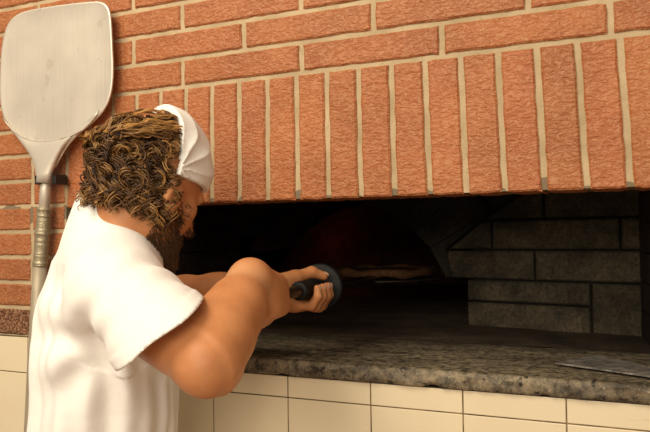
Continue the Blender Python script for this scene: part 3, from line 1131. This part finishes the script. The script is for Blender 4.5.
# eyes (turned away from the camera, still there)
M_EYE = m_plain('eye_white', (.8, .78, .74), .2)
for s in (1, -1):
    em = MB()
    c = hp(.074, s * .031, -.002)
    bm = bmesh.new(); bmesh.ops.create_uvsphere(bm, u_segments=14, v_segments=10, radius=.0125)
    em.add([c + np.array(vv.co) for vv in bm.verts], [[x.index for x in f.verts] for f in bm.faces]); bm.free()
    em.build('eye', M_EYE, body, True)

# ---- shirt
gprof = [(a, b, c + .012, d + .012, e) for a, b, c, d, e in prof]
gprof[-1] = (1.445, .012, .066, .062, .036); gprof[-2] = (1.39, -.006, .085, .074, .026)
gprof[0] = (.78, -.035, .180, .130, 0); gprof[1] = (.90, -.035, .178, .128, 0); gprof[2] = (1.0, -.030, .168, .123, 0)
ax1 = unit(E_R - S_R); axL = unit(E_L - S_L)
hemR = V(160, 332, .995); SLE = S_R + 1.45 * (hemR - S_R); nR = unit(.62 * RV - .78 * UP + .08 * AV); hemL = S_L + (E_L - S_L) * .60
sleeve_hem_r = .079
sh = [Torso(tc, FB, RB, gprof, 0, .02),
      Cone(C7 - UP * .03 + FB * .004, S_R, .064, .064, .05), Cone(C7 - UP * .055 + FB * .01, S_L, .050, .064, .04),
      Cone(C7 - UP * .07 + RB * .03, C7 + UP * .012 + RB * .03 + FB * .015, .078, .068, .03),
      Cut(S_R, SLE, .064, .078, hemR, nR, .03), Cut(S_L, hemL + axL * .06, .066, .076, hemL, axL, .03)]
slR = Cone(S_R, SLE, .064 - .0065, .078 - .0065); slL = Cone(S_L, hemL + axL * .06, .060, .070)
shf = pruned(sh, .10)


def fold_field(p):
    """creases of the cloth: soft ridges running along the drape"""
    q = p - tc
    lat = q @ RB; fw = q @ FB; z = p[:, 2]
    ang = np.arctan2(fw, lat)
    d = 0
    # long drapes down the back
    w = np.clip((1.36 - z) / .12, 0, 1)
    d = d + w * .0045 * np.sin(ang * 9 + 2.2 * np.sin(z * 7) + 1.3)
    d = d + w * .0025 * np.sin(ang * 21 + 3 * np.sin(z * 9 + 1))
    # pulls from the armpit across the side
    arm_ = S_R - UP * .09
    rr = np.linalg.norm(p - arm_, axis=1)
    el = np.arctan2(z - arm_[2], (p - arm_) @ (-FB))
    d = d + .0055 * np.sin(el * 8 + rr * 9) * np.exp(-((rr - .12) / .06) ** 2) * np.clip((rr - .03) / .05, 0, 1) * np.exp(-(np.maximum(sh[0](p) - .004, 0) / .018) ** 2)
    # sleeve wrinkles
    t = (p - S_R) @ ax1
    rad = (p - S_R) - t[:, None] * ax1
    a2 = np.arctan2(rad @ np.cross(ax1, FB), rad @ FB)
    sm = np.exp(-((t - .08) / .07) ** 2) * (np.linalg.norm(rad, axis=1) < .13)
    d = d + sm * .0032 * np.sin(t * 95 + 2.0 * np.sin(a2 * 2) + a2 * 1.0)
    return d


def shirt_fn(p):
    d = shf(p) + fold_field(p)
    tR = (p - hemR) @ nR; tL = (p - hemL) @ axL
    inner = d + .006
    d = np.maximum(d, .80 - p[:, 2])
    # neck opening
    nk = np.linalg.norm(p - V(166, 190, 1.2), axis=1) - .094
    d = np.maximum(d, -nk)
    # hollow towards the openings
    fd = fold_field(p)
    hol = np.full(len(p), 1.0); td = sh[0](p)
    hol = np.where(tR > -.04, np.maximum(np.maximum(slR(p) + fd, -.04 - tR), .004 - td), hol)
    hol = np.where(tL > -.05, np.minimum(hol, np.maximum(np.maximum(slL(p), -.05 - tL), .004 - td)), hol)
    hol = np.where(p[:, 2] < .87, np.minimum(hol, inner), hol)
    return np.maximum(d, -hol)


sp = [tc + UP * .79 - .24 * FB - .24 * RB, tc + UP * .79 + .24 * FB + .24 * RB, C7 + UP * .05, hemR + .10, hemR - .10, hemL + .1, hemL - .1]
v, q = polygonise(shirt_fn, np.min(sp, 0) - .02, np.max(sp, 0) + .02, .003)
shirt = link('shirt', np_mesh('shirt', v, q), M_SHIRT, person, True)

# ---- trousers and shoes (below the frame)
hipc = tc + UP * .86 + FB * -.02
legs = [Ell(hipc - UP * .02, (.104, .15, .12), np.array([FB, RB, UP]), .03)]
for s in (1, -1):
    hip = hipc + RB * s * .09 - UP * .05; knee = hip + FB * .03 - UP * .37; knee[2] = .47; ank = knee - FB * .03; ank[2] = .09
    legs += [Cone(hip, knee, .085, .066, .04), Cone(knee, ank, .066, .056, .03)]
lf = union(legs)
lp = [hipc + .25, hipc - .25, np.array([hipc[0], hipc[1], .04])]
v, q = polygonise(lambda p: np.maximum(np.maximum(lf(p), .06 - p[:, 2]), p[:, 2] - .93), np.min(lp, 0) - .02, np.max(lp, 0) + .02, .008)
link('trousers', np_mesh('trousers', v, q), m_cloth('dark_denim', (.05, .06, .09)), person, True)
for s in (1, -1):
    fb = hipc + RB * s * .09; fb[2] = 0
    c0, c1 = fb - FB * .05 + UP * .045, fb + FB * .15 + UP * .035
    ff = union([Cone(c0, c1, .044, .036, .02), Cone(c0, c0 + UP * .05, .046, .05, .02)])
    lp = [c0 - .08, c1 + .08, c0 + .08, c1 - .08]
    v, q = polygonise(lambda p: np.maximum(ff(p), -p[:, 2] + .0005), np.min(lp, 0), np.max(lp, 0), .006)
    link('shoe', np_mesh('shoe', v, q), m_plain('dark_shoe_leather', (.03, .025, .02), .5), person, True)

# ---- headscarf
EARP = hp(-.012, .092, .012)
knot = hp(-.012, .085, .020)
def scarf_fn(p):
    q = (p - HC) @ HFR.T
    c = np.array([-.003, 0, .036]); r = np.array([.112, .0905, .112])
    k = q - c
    k0 = np.linalg.norm(k / r, axis=1); k1 = np.linalg.norm(k / r ** 2, axis=1)
    d = k0 * (k0 - 1) / np.maximum(k1, 1e-6)
    # folds fanning out from above the ear on both sides
    rel = (p - knot) @ HFR.T
    for s in (1, -1):
        rl = q - np.array([-.012, s * .088, .018])
        an = np.arctan2(rl[:, 2], rl[:, 0]); rr = np.linalg.norm(rl, axis=1)
        d = d + (.0075 * np.abs(np.sin(an * 6.5 + .9 * np.sin(rr * 26))) ** .7 - .003) * np.exp(-(rr / .11) ** 2) * np.clip(rr / .02, 0, 1) * (q[:, 1] * s > 0)
        d = d - .006 * np.exp(-(rr / .022) ** 2)
    d = d + .0012 * np.sin(q[:, 2] * 120 + q[:, 0] * 40)
    f, s_, u = q[:, 0], np.abs(q[:, 1]), q[:, 2]
    back = (-.008 - f) - (u - .02) * .2                      # rear edge, leaning back towards the crown
    low = (.008 + (f + .012) * .26) - u                       # lower edge ear -> brow
    shell = np.maximum(d, -(d + .011))
    return np.maximum(np.maximum(shell, back), low)
sp = [HC - .16, HC + .16]
v, q = polygonise(scarf_fn, sp[0], sp[1], .0022)
link('headscarf', np_mesh('headscarf', v, q), M_SCARF, person, True)

# ---- hair
def hair_tube_mesh(name, strands, radii, cols, seg=5):
    V_, F_, C_ = [], [], []
    n0 = 0
    for P, R_, c in zip(strands, radii, cols):
        n = len(P)
        T_ = np.gradient(P, axis=0); T_ /= np.maximum(np.linalg.norm(T_, axis=1, keepdims=True), 1e-9)
        ref = np.where(np.abs(T_[:, 2:3]) < .8, np.array([[0, 0, 1.0]]), np.array([[1.0, 0, 0]]))
        A_ = np.cross(T_, ref); A_ /= np.linalg.norm(A_, axis=1, keepdims=True); B_ = np.cross(T_, A_)
        an = np.arange(seg) * 2 * np.pi / seg
        ring = P[:, None] + R_[:, None, None] * (np.cos(an)[None, :, None] * A_[:, None] + np.sin(an)[None, :, None] * B_[:, None])
        V_.append(ring.reshape(-1, 3))
        i = np.arange(n - 1)[:, None]; k = np.arange(seg)[None]
        f = np.stack([i * seg + k, i * seg + (k + 1) % seg, (i + 1) * seg + (k + 1) % seg, (i + 1) * seg + k], -1).reshape(-1, 4) + n0
        F_.append(f); n0 += n * seg
        C_.append(np.repeat(c[None] if c.ndim == 1 else c, 1 if c.ndim > 1 else n, 0).repeat(seg, 0))
    me = np_mesh(name, np.concatenate(V_), np.concatenate(F_))
    at = me.attributes.new('tint', 'FLOAT_COLOR', 'POINT')
    c = np.ones((n0, 4), np.float32); c[:, :3] = np.concatenate(C_)
    at.data.foreach_set('color', c.ravel())
    return me


DARK = np.array([.028, .012, .005]); MIDC = np.array([.12, .056, .018]); GOLD = np.array([.50, .265, .080])
strands, radii, cols = [], [], []


def lock(root, direction, length, curl_r, turns, width, color, fine=5, droop=.0, tipcol=None, npt=26):
    """one curl: a bundle of fine hairs that wind together"""
    d = unit(direction); a = unit(np.cross(d, rng.normal(size=3))); b = np.cross(d, a)
    ph = rng.uniform(0, 6.28); sgn = rng.choice([-1, 1])
    u = np.linspace(0, 1, npt)
    base = root[None] + d[None] * (u * length)[:, None] + np.array([0, 0, -1.0])[None] * (droop * u ** 1.6)[:, None]
    cr = curl_r * np.clip(u * 2.2, 0, 1)
    th_ = ph + sgn * turns * 2 * np.pi * u
    ctr = base + a[None] * (cr * np.cos(th_))[:, None] + b[None] * (cr * np.sin(th_))[:, None]
    for k in range(fine):
        o = rng.normal(size=3) * width
        o2 = rng.normal(size=3) * width * .8
        P = ctr + o[None] * (.6 + .6 * np.sin(np.pi * u))[:, None] + o2[None] * (u ** 2)[:, None]
        strands.append(P)
        r0 = width * rng.uniform(.36, .50)
        radii.append(np.maximum(r0 * (1 - .55 * u ** 3), .0003))
        j = rng.uniform(.7, 1.35)
        c0 = color * j; c1 = (tipcol if tipcol is not None else color) * j
        cols.append(c0[None] * (1 - u[:, None]) + c1[None] * u[:, None])


# scalp points: rear part of the skull, from crown to nape, both sides
cran = lambda n: hp(-.005, 0, .03) + (n[0] * .098 * HF + n[1] * .078 * HR + n[2] * .092 * HU)
cnt = 0
# cap of lank hair combed from the scarf edge backwards (crown)
for i in range(330):
    az = rng.uniform(-1.25, 1.25); el = rng.uniform(.1, 1.5)
    n = np.array([rng.uniform(-.25, .12), math.sin(az) * 1.0, math.cos(az)]); n = unit(n)
    if n[2] < .1: continue
    r0 = cran(n) + (HFR.T @ np.array([n[0] * .004, n[1] * .008, n[2] * .008]))
    tgt = hp(-.115, n[1] * .045 + .01, .012 + n[2] * .02)
    u = np.linspace(0, 1, 22)
    ctrl = (r0 + tgt) / 2 + unit((r0 + tgt) / 2 - hp(-.01, 0, .02)) * (.026 + .010 * rng.random())
    base = ((1 - u) ** 2)[:, None] * r0 + (2 * u * (1 - u))[:, None] * ctrl + (u ** 2)[:, None] * tgt
    wob = rng.normal(size=3) * .004; w2 = rng.normal(size=3) * .0025
    base = base + np.sin(u * 7 + rng.uniform(0, 6))[:, None] * wob + np.sin(u * 17 + rng.uniform(0, 6))[:, None] * w2
    g = np.clip(rng.normal(.45, .3), 0, 1)
    c = MIDC * (1 - g) + GOLD * 1.1 * g if rng.random() < .8 else DARK
    for k in range(5):
        o = rng.normal(size=3) * .0016
        strands.append(base + o); radii.append(np.full(22, rng.uniform(.0010, .0016)))
        j = rng.uniform(.75, 1.25); cols.append(np.repeat((c * j)[None], 22, 0))
# curls over back and side, hanging to the nape
for i in range(430):
    az = rng.uniform(-2.3, 2.3); el = rng.uniform(-1.0, .75)
    n = np.array([-math.cos(az) * math.cos(el), math.sin(az) * math.cos(el), math.sin(el)])
    if n[0] > .22: continue
    if n[2] > .55 and n[0] > -.3: continue
    r0 = cran(n) if n[2] > -.5 else hp(-.03 + n[0] * .05, n[1] * .065, -.02 - .03 * (-n[2] - .3))
    out = HFR.T @ n
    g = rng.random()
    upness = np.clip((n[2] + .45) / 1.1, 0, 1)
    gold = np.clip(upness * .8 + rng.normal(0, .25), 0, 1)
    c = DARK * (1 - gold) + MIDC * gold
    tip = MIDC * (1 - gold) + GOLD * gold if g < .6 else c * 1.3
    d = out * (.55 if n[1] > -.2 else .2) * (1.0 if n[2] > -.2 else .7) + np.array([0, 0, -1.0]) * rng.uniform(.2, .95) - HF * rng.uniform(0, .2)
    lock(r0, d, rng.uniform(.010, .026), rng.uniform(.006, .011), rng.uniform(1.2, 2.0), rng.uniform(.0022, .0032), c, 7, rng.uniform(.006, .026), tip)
# long curls down the nape and past the ear
for i in range(230):
    az = rng.uniform(-1.7, 1.75)
    n = np.array([-math.cos(az), math.sin(az), 0])
    r0 = hp(-.008 + n[0] * .082, n[1] * .074, rng.uniform(-.035, .02))
    d = np.array([0, 0, -1.0]) + (HFR.T @ n) * rng.uniform(.0, .2) - HF * rng.uniform(.0, .25)
    c = DARK * rng.uniform(.8, 1.6); tip = MIDC * rng.uniform(.6, 1.5) if rng.random() < .75 else GOLD * .75
    lock(r0, d, rng.uniform(.030, .056), rng.uniform(.005, .010), rng.uniform(1.2, 2.0), rng.uniform(.0022, .0032), c, 7, .004, tip, 30)
def clear(P):
    l = (P - HC) @ HFR.T
    f, u = l[:, 0], l[:, 2]
    e = -.008 - (u - .02) * .2
    return not (((u > .012) & (f > e - .003)).any() or ((u <= .012) & (f > .022)).any())
kp = [i for i in range(len(strands)) if clear(strands[i])]
strands = [strands[i] for i in kp]; radii = [radii[i] for i in kp]; cols = [cols[i] for i in kp]
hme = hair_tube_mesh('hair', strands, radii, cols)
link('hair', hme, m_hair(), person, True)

# ---- beard: short hairs over jaw, chin and lip
strands, radii, cols = [], [], []
bt = 0
for i in range(16000):
    s = rng.choice([-1, 1]); u_ = rng.uniform(0, 1); 
    f = rng.uniform(.0, .098); sd2 = rng.uniform(0, .07); up = rng.uniform(-.135, -.03)
    if up > -.055 and f > .055 and sd2 > .025: continue
    if up > -.03 and f > .05: continue
    n = unit(np.array([f - .03, s * sd2, up + .05]))
    # march from inside to the surface of the body
    o = hp(.025, 0, -.055); dr = HFR.T @ n
    tt = np.linspace(.03, .12, 46)
    dd = face_fn(o + tt[:, None] * dr) if False else None
    strands.append((o, dr)); 
pts_o = np.array([a for a, b in strands]); dirs = np.array([b for a, b in strands])
tt = np.full(len(pts_o), .02)
ff_ = pruned(prims, .09)
for _ in range(26):
    tt += np.clip(-ff_(pts_o + dirs * tt[:, None]), -.02, .02) * .8
surf = pts_o + dirs * tt[:, None]
loc = (surf - HC) @ HFR.T
ok = (tt > .02) & (tt < .14) & (loc[:, 2] > -.135) & (loc[:, 0] > .0) & (loc[:, 2] < -.012) & ~((loc[:, 2] > -.062) & (loc[:, 0] > .058) & (np.abs(loc[:, 1]) > .02) )
strands, radii, cols = [], [], []
u = np.linspace(0, 1, 4)
for p, d in zip(surf[ok], dirs[ok]):
    L = rng.uniform(.005, .011); dd = unit(d * .7 - UP * .5 - HU * .2 + rng.normal(size=3) * .25)
    strands.append(p[None] - d[None] * .001 + dd[None] * (u * L)[:, None]); radii.append(np.full(4, .00055) * np.array([1, 1, .8, .4]))
    c = (DARK * .5 + MIDC * .5) * rng.uniform(.7, 2.2); cols.append(np.repeat(c[None], 4, 0))
link('beard', hair_tube_mesh('beard', strands, radii, cols, 3), bpy.data.materials['curly_brown_hair'], person, True)

# ------------------------------------------------------------------ the peel in his hands
wp = empty('pizza_peel', P_A, 'long dark-handled peel with black sliding grip held into the oven', 'peel')
M_DSTEEL = m_plain('dark_brown_steel', (.085, .055, .04), .32, .75, .1)
M_RUB = m_plain('black_rubber', (.007, .0065, .006), .6, 0, .2, spec=.25)
hm = MB(); BE = P_B - HD * .166 - UP * .008
hm.tube([P_A - HD * .075, P_A, G0, G1, BE], .0112, 18); hm.build('handle', M_DSTEEL, wp, True)
hm = MB()
gl = np.linalg.norm(G1 - G0)
st = [(-.001, .0120), (.0, .0170), (.003, .0190), (.012, .0195), (.017, .0180), (.022, .0145), (gl - .012, .0150), (gl - .008, .02)]
hm.tube([G0 + HD * a for a, _ in st], [b for _, b in st], 24)
GR = hm.build('grip', M_RUB, wp, True)
hm = MB()
st = [(gl - .010, .02), (gl - .009, .046), (gl - .007, .050), (gl + .001, .051), (gl + .004, .049), (gl + .006, .044), (gl + .007, .012)]
hm.tube([G0 + HD * a for a, _ in st], [b for _, b in st], 40)
hm.build('guard', M_RUB, GR, True)
# blade: flat disc under the pizza, level
pc = P_B.copy()
hz = unit(np.array([HD[0], HD[1], 0])); hs = np.array([hz[1], -hz[0], 0])
bl = []; NB = 48
for (r, dz) in ((.165, -.0015), (.168, 0), (.165, .0015), (.0, .0015)):
    for i in range(NB):
        an = 2 * math.pi * i / NB
        bl.append(pc + hz * r * math.cos(an) + hs * r * math.sin(an) + UP * (dz - .012))
bf = [(r * NB + i, r * NB + (i + 1) % NB, (r + 1) * NB + (i + 1) % NB, (r + 1) * NB + i) for r in range(3) for i in range(NB)] + [tuple(range(NB))[::-1]]
obj('blade', bl, bf, m_plain('scorched_steel', (.12, .10, .085), .45, .8), wp, True)
pz = empty('pizza', pc - UP * .0045, 'round pizza on the blade of the peel inside the dark oven', 'pizza')
cr = MB(); pts = [pc + hz * .145 * math.cos(a) + hs * .145 * math.sin(a) + UP * (.0085 + .003 * math.sin(a * 7)) for a in np.linspace(0, 2 * math.pi, 73)]
cr.tube(pts, [.0125 + .002 * math.sin(i * .9) for i in range(73)], 12, False)
cr.build('crust', m_soot('baked_crust', (.10, .040, .014), (.17, .08, .028), 40), pz, True)
tp = [pc + UP * .008]; 
for r in (.05, .10, .142):
    for i in range(36):
        a = 2 * math.pi * i / 36; tp.append(pc + hz * r * math.cos(a) + hs * r * math.sin(a) + UP * (.006 + .003 * noise.noise((r * 60, a * 4, 0))))
tf = [(0, 1 + i, 1 + (i + 1) % 36) for i in range(36)] + [(1 + r * 36 + i, 1 + (r + 1) * 36 + i, 1 + (r + 1) * 36 + (i + 1) % 36, 1 + r * 36 + (i + 1) % 36) for r in range(2) for i in range(36)]
tob = obj('topping', tp, tf, m_soot('tomato_and_cheese', (.11, .022, .008), (.17, .08, .033), 30), pz, True)
md = tob.modifiers.new('t', 'SOLIDIFY'); md.thickness = .008; md.offset = -1

# ------------------------------------------------------------------ light
def area(name, loc, target, size, power, color, sy=None):
    l = bpy.data.lights.new(name, 'AREA'); l.energy = power; l.color = color
    l.shape = 'RECTANGLE'; l.size = size; l.size_y = sy or size
    o = bpy.data.objects.new(name, l); COL.objects.link(o); o.location = loc
    o.rotation_euler = (Vector(target) - Vector(loc)).to_track_quat('-Z', 'Y').to_euler()
    return o


WARM = (1.0, .87, .68)
area('ceiling_light', (-.35, -1.55, 3.0), (.15, -.1, 1.2), 1.3, 40, WARM, .9)
area('fill_light', (.9, -4.0, 2.5), (.1, 0, 1.3), 2.6, 105, (1.0, .89, .73), 1.6)  # broad fill added behind the camera to brighten wall, tiles and scarf
pt = bpy.data.lights.new('ember_glow', 'POINT'); pt.energy = .06; pt.color = (1, .16, .04); pt.shadow_soft_size = .08
po = bpy.data.objects.new('ember_glow', pt); COL.objects.link(po); po.location = tuple(mid + ax_in * .75 - PE * .45 + UP * .16)
po = bpy.data.objects.new('ember_glow', pt); COL.objects.link(po); po.location = tuple(mid + ax_in * .70 + PE * .47 + UP * .16)
w = bpy.data.worlds.new('world'); bpy.context.scene.world = w; w.use_nodes = True
w.node_tree.nodes['Background'].inputs[0].default_value = (1.0, .86, .68, 1)
w.node_tree.nodes['Background'].inputs[1].default_value = .36
vs_ = bpy.context.scene.view_settings
vs_.view_transform = 'Standard'; vs_.look = 'None'; vs_.exposure = 0.0; vs_.gamma = 1.0
vs_.use_curve_mapping = False
